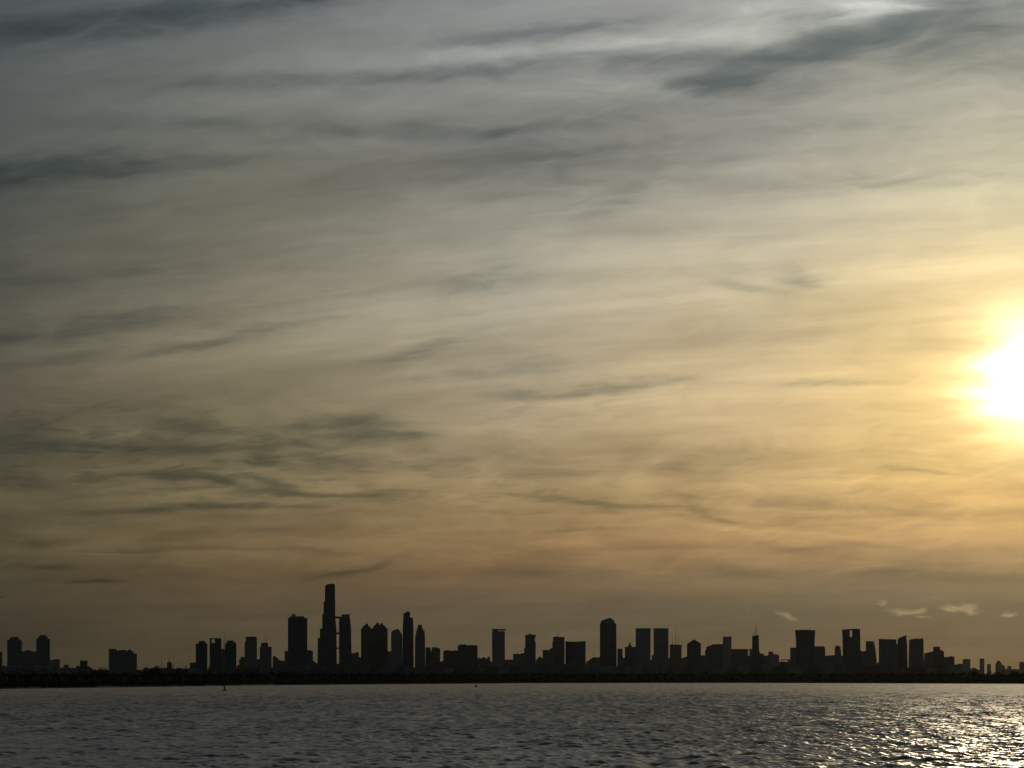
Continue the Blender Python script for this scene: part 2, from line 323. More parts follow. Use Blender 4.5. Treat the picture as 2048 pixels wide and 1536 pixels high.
TW, LO, FAR = 'high-rise towers on the skyline', 'low blocks between the towers', 'hazy far buildings beyond the bright water'
B = [
# --- far left
('apartment_tower','dark tower edge cut off by the far left frame border','tower',TW,3000,30,[('shaft:conc','box',-24,4.6,1303.4)]),
('low_building','small roof hump squeezed between the frame edge and the first twin tower','building',LO,3150,20,[('body:conc','poly',[(2,None),(16,None),(16,1335),(12,1333),(7,1331.5),(2,1333)])]),
('apartment_tower','first domed twin tower from the left, joined to its sister by a low link block','tower',TW,2950,26,
 [('shaft:conc','box',14.4,43.7,1280.2),('crown:conc','poly',[(18.2,1280.4),(39.5,1280.4),(38.6,1277.5),(36.5,1275.5),(35,1273.7),(22.4,1273.7),(21,1275.8),(18.6,1277.6)],3,20),('podium:pale','box',13.6,44.4,1330,None,-2,30)]),
('link_block','wide flat block filling the gap between the two domed twin towers','building',TW,2990,26,
 [('body:conc','box',43.2,73,1302.9),('penthouse:conc','poly',[(48,1303.2),(64,1303.2),(62,1300.7),(57,1300.2),(50,1301)],4,14)]),
('apartment_tower','taller domed twin tower right of the flat link block','tower',TW,2950,26,
 [('shaft:conc','poly',[(72.4,None),(100,None),(99.8,1278),(95.4,1278),(95.4,1277.3),(72.6,1277.3)]),('crown:conc','poly',[(75.6,1277.5),(95.9,1277.5),(95.7,1274.3),(92.3,1272.7),(90.6,1270),(79.8,1270),(79.2,1272.4),(76.2,1274)],3,20),('podium:pale','box',71.6,100.8,1330,None,-2,30)]),
('office_block','small square block hard against the right side of the taller twin tower','building',LO,3080,24,
 [('body:pale','box',99.5,119.8,1320),('penthouse:conc','box',107,118.4,1318.4,1320.2,4,12)]),
('low_building','low hall with raised boxes on its sloping roof, near the left end','building',LO,3200,30,
 [('body:conc','poly',[(118,None),(164,None),(164,1334),(152,1335.6),(137.5,1335.6),(127.6,1334),(121,1336.5),(118,1337.5)]),('penthouse:conc','box',128,137.4,1329.4,1336,5,14),('penthouse:conc','box',152.4,160,1331.4,1336,5,14)]),
('office_block','lone small dark cube tower standing in the wide gap of low roofs','building',LO,2980,22,
 [('body:brick','box',160,175,1322.4),('roof_rim:dark','box',159.7,175.3,1321.4,1322.6,-.4,23),('wing:conc','poly',[(174.8,None),(185,None),(185,1336),(181,1335.6),(180,1332.6),(175,1332.8)],3,16)]),
('apartment_slab','broad dark slab with a notched uneven roofline and stepped right corner','building',TW,2980,28,
 [('wing:conc','box',217.4,233.8,1298.6),('body:conc','box',233.6,267,1302.2),('roof_block:conc','poly',[(234.8,1302.5),(254.4,1302.5),(254.2,1300.2),(249,1299.8),(239,1299.8),(236,1301)],3,20),('roof_block:conc','box',256.4,262.6,1299.2,1302.5,4,12),('roof_block:conc','box',219,232,1297.6,1299,4,12),('wing:conc','box',266.8,273.8,1306.9)]),
# --- gap and left cluster
('pavilion','small house with a pointed roof and thin spire among the low trees','building',LO,3000,16,
 [('body:conc','box',334.2,344,1326.5),('roof:dark','pyr',333.6,344.6,1321.6,1326.6),('spire:metal','mast',338.4,1304,1322,.7)]),
('radio_mast','hair-thin mast left of the little pointed house','mast','thin masts on the skyline',3300,6,[('mast:metal','mast',322.6,1308,None,1.0)]),
('radio_mast','hair-thin mast right of the little pointed house','mast','thin masts on the skyline',3320,6,[('mast:metal','mast',347,1303,None,1.0)]),
('low_building','flat low block touching the left side of the dark capped tower of the left cluster','building',LO,3120,24,[('body:conc','poly',[(379.8,None),(393,None),(393,1325),(379.8,1325)])]),
('apartment_tower','dark tower with a centred roof cap, leftmost of the left cluster','tower',TW,2950,26,
 [('shaft:glass','box',391.5,414.7,1287.4),('crown:conc','poly',[(396.4,1287.6),(412.6,1287.6),(412.2,1285.6),(410.4,1284.6),(410.2,1281.6),(398,1281.6),(397.8,1284.4),(396.6,1285.6)],3,20)]),
('office_tower','tower with an open frame under its thin flat roof and a bright slot','tower',TW,3010,26,
 [('shaft:glass','box',423.4,442.6,1286),('side_wall:conc','box',419.2,423.6,1278,None,2,22),('top_storey:glass','box',429.5,442.4,1277.6,1286.2,1,24),('roof_slab:conc','box',418.8,442.8,1276.2,1277.8,-.6,28)]),
('low_tower','slim round-topped block carrying a tall needle mast, between two towers','tower',LO,3080,18,
 [('shaft:conc','box',440.8,451.6,1299.4),('cap:conc','dome',441.6,451,1297,1299.6),('mast:metal','mast',448.3,1264,1299,.9)]),
('apartment_tower','dark tower with a raised square cap right of the needle mast','tower',TW,2960,26,
 [('shaft:glass','box',449.8,472.7,1286.4),('crown:conc','poly',[(452.4,1286.6),(471,1286.6),(470.6,1284.4),(467.4,1283.6),(467.2,1280.8),(453.9,1280.8),(453.7,1283.8)],3,20)]),
('low_building','two-stepped low block leaning on the plain flat-topped tower','building',LO,3080,22,
 [('body:conc','box',474,490,1330),('upper_body:conc','box',478,490,1318.8,1330.2,1,18),('top_block:conc','box',480.9,490,1313.8,1319,2,14)]),
('apartment_tower','plain square tower, tallest flat top of the left cluster','tower',TW,2970,28,
 [('shaft:pale','poly',[(489,None),(513.8,None),(513.8,1274.8),(491.4,1274.8),(491.2,1284.2),(489.2,1284.2)]),('roof_rim:conc','poly',[(491,1274.9),(514,1274.9),(514,1273.9),(504,1273),(491,1273.9)],-.4,28.8)]),
('low_building','narrow low filler between the plain square tower and its shorter stepped neighbour','building',LO,3120,20,[('body:conc','box',513,521,1318.4)]),
('apartment_tower','shorter tower with an off-centre cap and faint roof mast, right end of the left cluster','tower',TW,2990,26,
 [('shaft:pale','box',519.7,543.2,1293.4),('crown:conc','box',522.2,536,1285.4,1293.6,3,18),('antenna:metal','mast',532,1258,1286,.55)]),
('low_building','low stepped house with a sloping tail before the broad black tower','building',LO,3100,22,
 [('body:conc','poly',[(544.8,None),(571,None),(571,1323),(564,1320.8),(557,1320),(557,1316.6),(553,1315.8),(552,1312.4),(545.6,1312.4)])]),
# --- the tall group
('apartment_tower','broad black tower with a chimney block on its flat roof','tower',TW,2960,34,
 [('shaft:glass','box',575.9,614.6,1236),('top_storey:conc','box',579.6,608.8,1232.4,1236.2,2,28),('chimney:conc','box',583.7,590.8,1228,1232.6,6,9),('antenna:metal','mast',599,1229.5,1232.6,.5,8),('wing:conc','box',569.2,576.1,1301.8,None,3,26),('wing:conc','poly',[(614.4,None),(626,None),(626,1302.6),(621,1301),(619.4,1299.8),(616,1300.4),(614.4,1300.6)],3,26)]),
('low_building','low sloping roof just left of the tallest skyscraper','building',LO,3140,20,[('body:conc','poly',[(624,None),(637,None),(637,1327),(631,1325),(627,1321.6),(624,1320.6)])]),
('skyscraper','tallest skyscraper of the skyline, left side stepping up to a slanted rounded top','skyscraper',TW,2980,34,
 [('shaft:glass','poly',[(634.8,None),(673.8,None),(672.8,1256.6),(670.6,1235),(670.4,1204),(647.1,1203.6),(646.9,1228),(644.6,1228),(644.4,1257),(640,1257),(639.7,1275.6),(635.4,1275.6)]),
  ('crown:glass','poly',[(649.6,1203.8),(670.3,1203.8),(669.9,1168.6),(667,1167.2),(663,1167.1),(656,1168.2),(652.4,1169.6),(650,1171.6)],3,26),
  ('bridge:metal','poly',[(670.6,1236.3),(684,1236.3),(684,1233.2),(670.6,1232.2)],8,10),('bridge:metal','box',672.4,679,1264.4,1267.8,8,8),('bridge:metal','box',672.6,679,1295,1297.6,8,8)]),
('skyscraper','slim tower bound by bridges to the right side of the tallest skyscraper','skyscraper',TW,2984,32,
 [('shaft:glass','poly',[(678.2,None),(704.4,None),(703,1300.6),(702,1253),(700,1236.4),(678.2,1236.4)]),('crown:conc','poly',[(682.6,1236.6),(699.6,1236.6),(699.2,1228.4),(683.4,1228.4)],3,22)]),
('low_building','low stepped block filling behind between the bridged tower and the round pair','building',LO,3120,26,
 [('body:conc','box',700,724,1314.4),('upper_body:conc','box',702,717.6,1306,1314.6,2,20),('penthouse:conc','box',711.2,717,1304.2,1306.2,4,8)]),
('apartment_tower','left tower of the round-shouldered pair with a single roof knob','tower',TW,2960,30,
 [('shaft:brick','cyl',721.8,744,1257,None,14),('crown:brick','poly',[(722.8,1257.2),(743,1257.2),(740.6,1254.6),(740,1252.4),(736.2,1251.8),(736,1247),(731.2,1247.2),(730.6,1249.8),(727,1251.6),(726,1253.8),(723.4,1255.6)],6,16)]),
('apartment_tower','right and wider tower of the round-shouldered pair with two roof knobs','tower',TW,3005,32,
 [('shaft:brick','poly',[(742.8,None),(775.6,None),(775.3,1258.6),(773.8,1257),(743.4,1257)]),('crown:brick','poly',[(744,1257.2),(774,1257.2),(773.2,1255.2),(770.6,1253.6),(770,1251.2),(766.2,1250.2),(766,1246.2),(761,1246.2),(760.4,1249.4),(758,1249.6),(757.6,1245.4),(752.6,1245.4),(752,1248.8),(747.6,1251),(747,1254)],4,22)]),
('low_building','sliver of a low block in the gap right of the round-shouldered pair','building',LO,3130,20,[('body:conc','box',774,783,1302.4)]),
('apartment_tower','round-topped tower leaning against the left of the tall notched tower','tower',TW,2955,28,
 [('shaft:pale','poly',[(782,None),(804.8,None),(804.6,1270.4),(802.8,1267.2),(782.2,1267.2)]),('crown:pale','poly',[(782.2,1267.4),(803,1267.4),(801,1263.6),(798.6,1260.6),(796.6,1258.2),(791,1258.8),(786,1261),(783,1264)],1,26)]),
('skyscraper','tall slim tower with a notched right shoulder, second highest near the middle left','skyscraper',TW,3000,28,
 [('shaft:glass','poly',[(804.4,None),(827.6,None),(826.8,1257),(826,1235),(806.6,1235),(805.4,1257)]),('crown:glass','poly',[(806.6,1235.2),(820.2,1235.2),(820,1224),(816.6,1223),(812,1223.2),(809.6,1226.2),(806.8,1226.8)],2,22)]),
('apartment_tower','tapering stepped tower with a small square top, right of the tall notched tower','tower',TW,2960,28,
 [('shaft:conc','poly',[(829.4,None),(851,None),(849.8,1270.4),(849,1261),(832.2,1261),(831.6,1270.4),(830.2,1271)]),('upper_shaft:conc','poly',[(833.6,1261.2),(846.6,1261.2),(845,1255.6),(844.2,1252.6),(835.4,1252.6),(834.4,1257)],3,20),('crown:conc','box',835.8,844,1249.3,1252.8,5,14)]),
('office_block','left half of the split low pair after the stepped tower','building',LO,3060,22,[('body:conc','poly',[(851,None),(863.2,None),(863.2,1305),(862,1301),(861,1294.6),(851,1294.6)])]),
('office_block','right half of the split low pair, roof dipping to the right','building',LO,3040,24,[('body:conc','poly',[(862.4,None),(880.6,None),(880.4,1297.4),(879,1296.4),(872,1294.6),(864,1294.4),(863.2,1303)])]),
('low_building','tiny low roof in the dip before the long flat blocks','building',LO,3180,20,[('body:conc','poly',[(879,None),(888,None),(888,1322),(884,1321.4),(882,1323.4),(879,1323.6)])]),
('office_block','lower left one of the two long flat blocks, humped roof edge','building',LO,3120,28,
 [('body:brick','box',886.6,916.4,1302),('roof_hump:conc','poly',[(888,1302.2),(916,1302.2),(916,1300.8),(909,1300.4),(903,1301.6),(897,1300.2),(891.6,1300)],4,16)]),
('office_block','higher right one of the two long flat blocks, uneven roof edge','building',LO,3070,30,
 [('body:brick','box',915.6,955.2,1291.2),('roof_hump:conc','poly',[(916.4,1291.4),(954.8,1291.4),(954.4,1292),(953,1290.6),(944,1289.8),(938,1289.8),(933.6,1290.8),(932,1288.4),(920,1289),(916.6,1290)],4,18)]),
('low_building','low roof with a thin pole, left of the tower with the floating roof','building',LO,3160,28,
 [('body:conc','poly',[(954,None),(985,None),(985,1324),(981.6,1323.6),(980,1317),(954,1316)]),('roof_knob:conc','box',964.6,970.6,1314.2,1316.6,5,9),('roof_knob:conc','box',974.8,979.6,1312.8,1317,5,9),('antenna:metal','mast',959,1306.6,1316,.55)]),
('office_tower','lone tower whose thin roof slab floats above the top storey','tower',TW,3000,28,
 [('shaft:pale','box',984,1009.8,1262.4),('roof_plant:conc','box',986,996.4,1260,1262.6,5,12),('roof_plant:conc','box',1003,1005,1260,1262.6,5,6),('roof_slab:conc','box',983.6,1012,1258,1260.2,-1,30)]),
('low_building','low flat shelf right of the tower with the floating roof','building',LO,3150,24,[('body:conc','box',1008,1026.4,1319.2)]),
('office_block','low block with its roof rising towards a tower with a notched right edge','building',LO,3090,24,[('body:conc','poly',[(1025.7,None),(1051,None),(1051,1305.4),(1044,1306.4),(1040,1308),(1035,1307.2),(1026,1308.2)])]),
('office_tower','slim tower with a roof knob and a notch bitten from its right edge','tower',TW,3000,24,
 [('shaft:conc','poly',[(1050.2,None),(1071.5,None),(1071.4,1284),(1069.8,1282.6),(1069.8,1275.4),(1071.3,1274.2),(1071.3,1269.2),(1050.3,1269.2)]),('roof_knob:conc','poly',[(1057.3,1269.4),(1063,1269.4),(1062,1267.6),(1060,1266.8),(1058,1267.6)],5,8),('side_wall:conc','box',1048.2,1050.4,1296.2,None,3,16)]),
('domed_hall','small rounded hall roof in the dip left of a tower with a roof mast','building',LO,3180,22,[('roof:dark','dome',1074,1086,1313.4,1319.4),('body:conc','box',1072,1088,1319.2)]),
('office_block','flat block with a raised right corner against the tower with a single roof mast','building',LO,3060,24,[('body:conc','box',1085.2,1107,1299.8),('penthouse:conc','box',1099.6,1107,1296.4,1300,3,14)]),
('office_tower','square tower with one thin faint roof mast, left of the wide flat box','tower',TW,2990,26,
 [('shaft:conc','poly',[(1104.4,None),(1129,None),(1129,1274.8),(1106.2,1274.8),(1106,1282),(1104.6,1285)]),('roof_rim:conc','poly',[(1106,1275),(1129.2,1275),(1129.2,1273.9),(1118,1274),(1114,1272.8),(1106,1274)],-.4,26.8),('antenna:metal','mast',1115.7,1260,1274,.75)]),
('office_block','wide flat-topped dark box, plainest block near the centre','building',TW,2960,34,[('body:glass','box',1130.7,1171.2,1284),('roof_rim:conc','poly',[(1130.3,1284.2),(1171.6,1284.2),(1171.6,1282.2),(1160,1282.8),(1144,1283.2),(1130.3,1282.8)],-.5,35)]),
('low_building','low hall with a ramped left roof, left foot of the gabled lone tower','building',LO,3130,26,
 [('body:conc','poly',[(1172,None),(1201,None),(1201,1314.4),(1186,1314.6),(1181,1318),(1176,1322),(1172,1323.6)]),('antenna:metal','mast',1187,1305,1315,.5)]),
('skyscraper','lone tall tower with an asymmetrical gabled cap, just right of centre','skyscraper',TW,2980,32,
 [('shaft:glass','poly',[(1199.8,None),(1233.4,None),(1232.7,1247),(1199.9,1247)]),('crown:conc','poly',[(1201.4,1247.2),(1229.6,1247.2),(1229.4,1243.2),(1227,1240.6),(1224,1237.4),(1220.2,1235.6),(1217,1236),(1206,1240),(1201.6,1241.8)],3,24)]),
('office_block','narrow block separated by a sliver of sky from the gabled lone tower','building',LO,3080,20,[('body:conc','box',1234.6,1245.2,1297.4)]),
('low_building','low filler between the narrow block and the cupola building','building',LO,3160,20,[('body:conc','box',1243,1252,1315.2)]),
('office_block','block with a small lantern cupola on its roof beside the twin slabs','building',LO,3090,26,
 [('body:brick','box',1249.8,1272.6,1293.6),('cupola:dark','dome',1255.6,1264,1288.6,1293.8),('lantern:metal','cyl',1258.6,1261.2,1283.8,1289.4,13)]),
('office_tower','left of the two identical flat-topped slab towers','tower','identical pair of slab towers',2970,26,[('shaft:pale','box',1271.2,1301.2,1257.6),('roof_rim:conc','box',1270.9,1301.5,1256.4,1257.8,-.4,26.8)]),
('low_building','low strip of wall in the gap between the identical slab towers','building',LO,3080,18,[('body:conc','poly',[(1300.6,None),(1309,None),(1309,1309.6),(1306,1310.2),(1303.4,1310.6),(1303.2,1319.6),(1300.6,1319.6)])]),
('office_tower','right of the two identical flat-topped slab towers','tower','identical pair of slab towers',2970,26,[('shaft:pale','box',1307.1,1336.9,1257.6),('roof_rim:conc','box',1306.8,1337.2,1256.4,1257.8,-.4,26.8)]),
('office_block','flat block topped by three thin masts right of the slab towers','building',LO,3020,26,
 [('body:conc','box',1339.4,1363.2,1291.2),('roof_rim:conc','poly',[(1339,1291.4),(1363.6,1291.4),(1363.4,1289.8),(1356,1289),(1348,1289.6),(1345,1288.4),(1339.4,1289.2)],-.4,27),('antenna:metal','mast',1351.2,1256,1290,.7),('antenna:metal','mast',1345.6,1270,1290,.5),('antenna:metal','mast',1356.6,1267,1290,.5)]),
('low_building','low hump between the three-mast block and the pointed-roof block','building',LO,3150,22,[('body:conc','poly',[(1336,None),(1376,None),(1376,1312.6),(1369,1314.2),(1365,1315.8),(1362,1316.6),(1338.6,1316.6),(1336,1313)])]),
('office_block','block with a pointed pyramid roof like a house, right of the twin slabs','building',TW,2980,26,
 [('body:brick','box',1374,1402,1287.6),('roof:dark','poly',[(1373.6,1287.7),(1402.4,1287.7),(1396,1283.4),(1391,1280.6),(1388.2,1278.6),(1385.4,1280.4),(1380,1284)],1,24)]),
('low_building','low flat filler right of the pointed-roof block','building',LO,3130,20,[('body:conc','poly',[(1400,None),(1412,None),(1412,1311.4),(1406,1310.4),(1400,1311)])]),
('office_block','bulky block with a quarter-round left shoulder','building',TW,3000,30,[('body:conc','poly',[(1409.8,None),(1446,None),(1446,1290),(1443,1289.2),(1426,1288.8),(1420,1291),(1413,1293.4),(1411.6,1300),(1410,1301.6)]),('roof_rim:dark','box',1425,1446.2,1288.2,1289.4,2,24)]),
('office_tower','slim plain tower rising behind the round-shouldered block','tower',TW,3060,24,[('shaft:pale','box',1445.7,1463,1274.2),('roof_rim:conc','box',1445.5,1463.3,1273.2,1274.4,-.3,24.6)]),
('office_block','long low flat block between the slim plain tower and the spired tower','building',LO,3000,26,[('body:conc','box',1462.8,1496,1299),('roof_rim:dark','box',1462.5,1496.3,1298,1299.2,-.3,26.6)]),
('office_tower','dark narrow tower bristling with roof antennas, the longest like a spire','tower',TW,2980,22,
 [('shaft:glass','poly',[(1503.6,None),(1528,None),(1527.6,1307.2),(1520.6,1307),(1518.4,1302),(1517.6,1272),(1504.4,1272)]),('crown:glass','poly',[(1511.4,1272.2),(1517.4,1272.2),(1517,1270.4),(1512,1270.4)],2,16),('antenna:metal','mast',1505.8,1265,1272.4,.55),('antenna:metal','mast',1508.3,1264.4,1272.4,.5),('antenna:metal','mast',1511.7,1248.4,1271,1.0),('annex:conc','box',1498.6,1503.8,1297.6,None,3,16)]),
('low_building','low wall right of the foot of the spired tower','building',LO,3140,22,[('body:conc','box',1494,1539,1311)]),
('office_block','pale hazy block with a square stub and rounded right corner','building',LO,3700,30,
 [('body:pale','poly',[(1536,None),(1558.8,None),(1558.4,1312),(1556,1309),(1546,1308.2),(1536,1310)]),('roof_block:pale','box',1536.8,1546.6,1303,1310.2,5,18)]),
('canopy','flat canopy on thin posts in the low gap left of the flared tower','building',LO,3040,14,
 [('roof:dark','poly',[(1559.6,1320.4),(1577.4,1320.4),(1577.2,1319),(1570,1318.6),(1560,1319.2)]),('post:metal','box',1562,1562.8,1320,None,3,1.4),('post:metal','box',1574,1574.8,1320,None,3,1.4),('base_wall:conc','poly',[(1558.6,None),(1578,None),(1578,1325.6),(1571,1323.2),(1566,1322.6),(1558.6,1323.6)],4,8)]),
('low_building','stub of low roof touching the left annex of the flared tower','building',LO,3140,18,[('body:conc','box',1575.8,1583,1318.8)]),
('office_block','left flat annex under the flared tower','building',LO,3060,24,[('body:conc','box',1580.3,1594.6,1295.2)]),
('office_tower','broad tower flaring outward at its top','tower',TW,2980,32,
 [('shaft:glass','poly',[(1592.4,None),(1629.4,None),(1629.2,1287),(1629.8,1272),(1630.4,1261.4),(1589.8,1261.4),(1591.2,1272),(1592.2,1287)]),('roof_rim:conc','poly',[(1589.4,1261.5),(1630.8,1261.5),(1630.6,1260.8),(1620,1259.4),(1600,1259.4),(1589.6,1260.6)],-.4,32.8)]),
('office_block','right flat annex beside the flared tower','building',LO,3060,26,[('body:conc','poly',[(1627.6,None),(1650.6,None),(1650.4,1300),(1649.4,1293.4),(1646,1292.4),(1627.6,1292.4)])]),
('low_building','low level wall between the flared tower annex and the small pointed tower','building',LO,3160,24,[('body:conc','poly',[(1648,None),(1690,None),(1690,1311.4),(1672,1310),(1648,1311.2)])]),
('low_tower','small tower with a lopsided pointed cap left of the slotted tower','tower',LO,3090,20,[('shaft:pale','box',1669.3,1682.4,1302.6),('cap:conc','poly',[(1669.3,1302.8),(1682.2,1302.8),(1681.4,1297),(1680,1292.6),(1676,1291.4),(1673,1289.8),(1671.6,1293),(1669.5,1295)],0.3,19.4)]),
('office_tower','tower with a bright see-through slot cut below its roof','tower',TW,2970,24,
 [('shaft:glass','poly',[(1686.2,None),(1721.6,None),(1720.6,1274),(1684.8,1274)]),('top_wing:glass','poly',[(1684.8,1273.9),(1699.8,1273.9),(1699.8,1260.2),(1684.2,1260.2)]),('top_wing:glass','poly',[(1704,1273.9),(1720.5,1273.9),(1720,1260.2),(1704,1260.2)]),('roof_slab:conc','poly',[(1683.8,1260.3),(1720.4,1260.3),(1720.2,1257.8),(1706,1257.4),(1697,1258.2),(1683.8,1259)],-.4,24.8)]),
('low_building','low flat block right of the slotted tower','building',LO,3110,22,[('body:conc','poly',[(1720,None),(1733,None),(1733,1301.6),(1727,1302.6),(1720,1301.2)])]),
('office_tower','thin tower whose right edge bows outward like a sail','tower',TW,3010,22,
 [('shaft:conc','poly',[(1731.4,None),(1753,None),(1752,1320),(1750.6,1306),(1748.6,1292),(1746,1283.4),(1731.6,1283.4)]),('sail_fin:pale','poly',[(1746.2,None),(1754.6,None),(1753.4,1322),(1752,1306),(1750.2,1294),(1748.4,1282.2),(1731.2,1282.2),(1731.2,1283.3),(1746.6,1283.3),(1748.6,1292),(1750.6,1306),(1752,1320),(1752.8,1338),(1746.2,1338)],-1.2,1.0)]),
('low_building','low nub in the gap left of the huge plain slab','building',LO,3130,16,[('body:conc','poly',[(1750,None),(1760,None),(1760,1324.4),(1756,1324.6),(1754.4,1327),(1750,1327)])]),
('apartment_slab','huge plain slab block, broadest on the right of the skyline','building',TW,2960,30,[('body:conc','poly',[(1758,None),(1793,None),(1792.8,1279.6),(1757.4,1279)]),('roof_rim:conc','poly',[(1757,1279),(1793.2,1279.7),(1793.2,1278.8),(1757,1278)],-.4,30.8)]),
('low_building','dark filler wedged between the huge plain slab and its slanted neighbour','building',LO,3120,16,[('body:conc','box',1791.6,1797,1288)]),
('office_tower','tower with a roof slanting up to a sharp right corner','tower',TW,3000,26,[('shaft:glass','poly',[(1794.8,None),(1816,None),(1814.6,1290),(1813.4,1280.6),(1795,1280.6)]),('crown:glass','poly',[(1795,1280.8),(1813.2,1280.8),(1812.8,1270.2),(1810.8,1270.4),(1803,1273.6),(1797,1276.4)],1,24)]),
('apartment_tower','tower with a rounded left shoulder right of the slanted roof','tower',TW,2970,28,[('shaft:conc','poly',[(1816.2,None),(1848.6,None),(1846.9,1282),(1846.7,1279.6),(1818.4,1280),(1817.6,1300)]),('crown:conc','poly',[(1818.4,1280.2),(1846.7,1279.9),(1846.2,1277.4),(1842,1276.6),(1839,1277.8),(1832,1276.8),(1826,1277.8),(1820,1278.8)],1,24)]),
('office_block','block with a gently rising roof after the rounded tower','building',LO,3050,26,[('body:conc','poly',[(1846.6,None),(1868,None),(1868,1303),(1862,1302.8),(1855,1305.4),(1848.4,1306.6)])]),
('office_block','block with a square head and a sloped right shoulder','building',TW,3000,26,[('body:brick','poly',[(1865.8,None),(1888.6,None),(1888.4,1312),(1888,1303),(1884,1300.4),(1880,1299.2),(1866,1299.2)]),('head:conc','box',1866.2,1880,1293.2,1299.4,3,18)]),
('office_block','last dark block of the near skyline, stepping down to the hazy gap','building',LO,3060,26,[('body:conc','poly',[(1886.6,None),(1910.4,None),(1909,1322),(1908.6,1313.6),(1902,1312.2),(1897,1313.8),(1886.6,1314.4)])]),
('church','small dark spire shape standing free just past the last dark block','building',LO,3300,10,[('tower:dark','pyr',1910.8,1916.4,1325.6,1338),('nave:conc','box',1909.6,1918,1337.6)]),
# --- far, hazy
('far_building','faint block with a taller square right half, first beyond the free spire','building',FAR,6400,50,[('wing:conc','box',1916,1926,1327.2),('body:conc','box',1925.4,1940.8,1318)]),
('far_building','faint low humps right of the first hazy block','building',FAR,6900,50,[('body:conc','poly',[(1939,None),(1962,None),(1962,1341),(1955,1339),(1950,1335.4),(1945,1335.4),(1942,1337.4),(1939,1338)])]),
('far_building','faint slender round-topped tower standing alone in the haze','tower',FAR,6500,36,[('shaft:conc','box',1959.2,1968.8,1318),('cap:conc','dome',1960,1968,1315.8,1318.2)]),
('far_building','faint thin square tower right of the slender round-topped one','tower',FAR,6700,36,[('shaft:conc','box',1974,1982,1328.2)]),
('far_building','faint stepped tower with a pointed head in the far right haze','tower',FAR,6500,44,[('shaft:conc','box',1990.8,2003.8,1326.6),('crown:conc','poly',[(1991.6,1326.8),(2003.4,1326.8),(2001,1324),(1998.4,1321),(1995,1321),(1993.6,1324.6)],4,30),('wing:conc','poly',[(2003.2,None),(2011,None),(2010.6,1336.6),(2008.6,1331.4),(2006,1329.4),(2003.2,1330.4)],6,30)]),
('far_building','faint low block with a raised middle near the right frame edge','building',FAR,6800,44,[('body:conc','poly',[(2009,None),(2039,None),(2038.6,1339),(2030,1337.6),(2023,1338.4),(2009,1338)]),('upper_body:conc','box',2014.6,2022.8,1331.8,1338.6,4,30)]),
('far_building','faint square tower half cut by the right frame edge','tower',FAR,6500,44,[('body:conc','box',2038.6,2062,1324)]),
]
for b in B: building(*b)

# low roofs that close the foot of the skyline, each a block of its own with a stair house on the roof
lows = []
x = -8
rl = random.Random(5)
while x < 1915:
    wd = rl.uniform(16, 34); lows.append((x, x+wd)); x += wd*rl.uniform(.86, 1.0)
words_a = ['pale','dark','brown','grey','broad','narrow','plain','long']
for i, (x0, x1) in enumerate(lows):
    t = rl.uniform(1326, 1337) if x0 > 560 else rl.uniform(1333.5, 1341) if x0 > 280 else rl.uniform(1337.5, 1342)
    m = rl.choice(['conc','brick','pale'])
    tall = max([bb for bb in B if bb[6][0][1] != 'poly'], key=lambda bb: -abs((bb[6][0][2]+bb[6][0][3])/2-(x0+x1)/2))
    xm = rl.uniform(x0+2, x1-8)
    building('low_house', 'low dark roof above the shore trees', 'building', 'low dark roofs along the foot of the towers', 2620+rl.uniform(-60, 130) + (i % 2)*70, 30,
             [('body:'+m, 'box', x0, x1, t), ('stair_house:conc', 'box', xm, xm+5, t-2, t+.2, 6, 10)])

# ------------------------------------------------------------------ land
def shore_px(x):
    xs = [-1500,-600,0,290,560,830,1050,1290,1540,2048,2700,3600]; ys = [1392,1384,1377.8,1374.1,1370.3,1368.1,1366.4,1365.8,1365.8,1367.6,1370,1374]
    return float(np.interp(x, xs, ys))
def shore_Y(x): return EYE*F/(shore_px(x)-HY)
m, T, b = mat('shore_soil')
nz = T.noise(T.n.new('ShaderNodeTexCoord').outputs['Object'], 0.08, 6, 0.65)[0]
T.l.new(T.ramp(nz, [(.3, (.018,.017,.012)), (.7, (.040,.037,.027))]), b.inputs['Base Color']); b.inputs['Roughness'].default_value = .95
v, f = [], []
cols = list(range(-1500, 3601, 12))
for x in cols:
    u = (x-CX)/F; Y = shore_Y(x)+rng.normal(0, 1.2)
    for dY, z in ((0, -.8), (.6, .5), (3, 1.3), (14, LAND), (60, LAND)): v.append((u*(Y+dY), Y+dY, z))
    for Y2 in (5000, 13500): v.append((u*Y2, Y2, LAND))
for i in range(len(cols)-1):
    for k in range(6):
        a = i*7+k; f.append((a, a+7, a+8, a+1))
tag(mesh_obj('land', v, f, m), kind='structure')

# ------------------------------------------------------------------ water
m, T, b = mat('river_water')
pos_ = T.n.new('ShaderNodeNewGeometry')
p = pos_.outputs['Position']
rp = T.n.new('ShaderNodeAttribute'); rp.attribute_name = 'ripple'; rgh = rp.outputs['Fac']
far = T.rng(rgh, .25, .48, 0, 1)
s1 = T.vm('SUBTRACT', T.noise(T.vm('MULTIPLY', p, (.75, 1.0, 1)), 1.9, 3, 0.6)[1], (.5,.5,.5))
s2 = T.vm('SUBTRACT', T.noise(T.vm('MULTIPLY', p, (.36, .07, 1)), 1.0, 3, 0.6)[1], (.5,.5,.5))
sl_ = T.vm('ADD', T.vm('MULTIPLY', s1, (.75,.55,0)), T.vm('SCALE', T.vm('MULTIPLY', s2, (1.1,1.6,0)), scale=far))
nrm = T.vm('NORMALIZE', T.vm('ADD', pos_.outputs['Normal'], sl_))
T.l.new(nrm, b.inputs['Normal']); T.l.new(rgh, b.inputs['Roughness'])
b.inputs['Base Color'].default_value = (.165,.158,.142,1); b.inputs['IOR'].default_value = 1.52
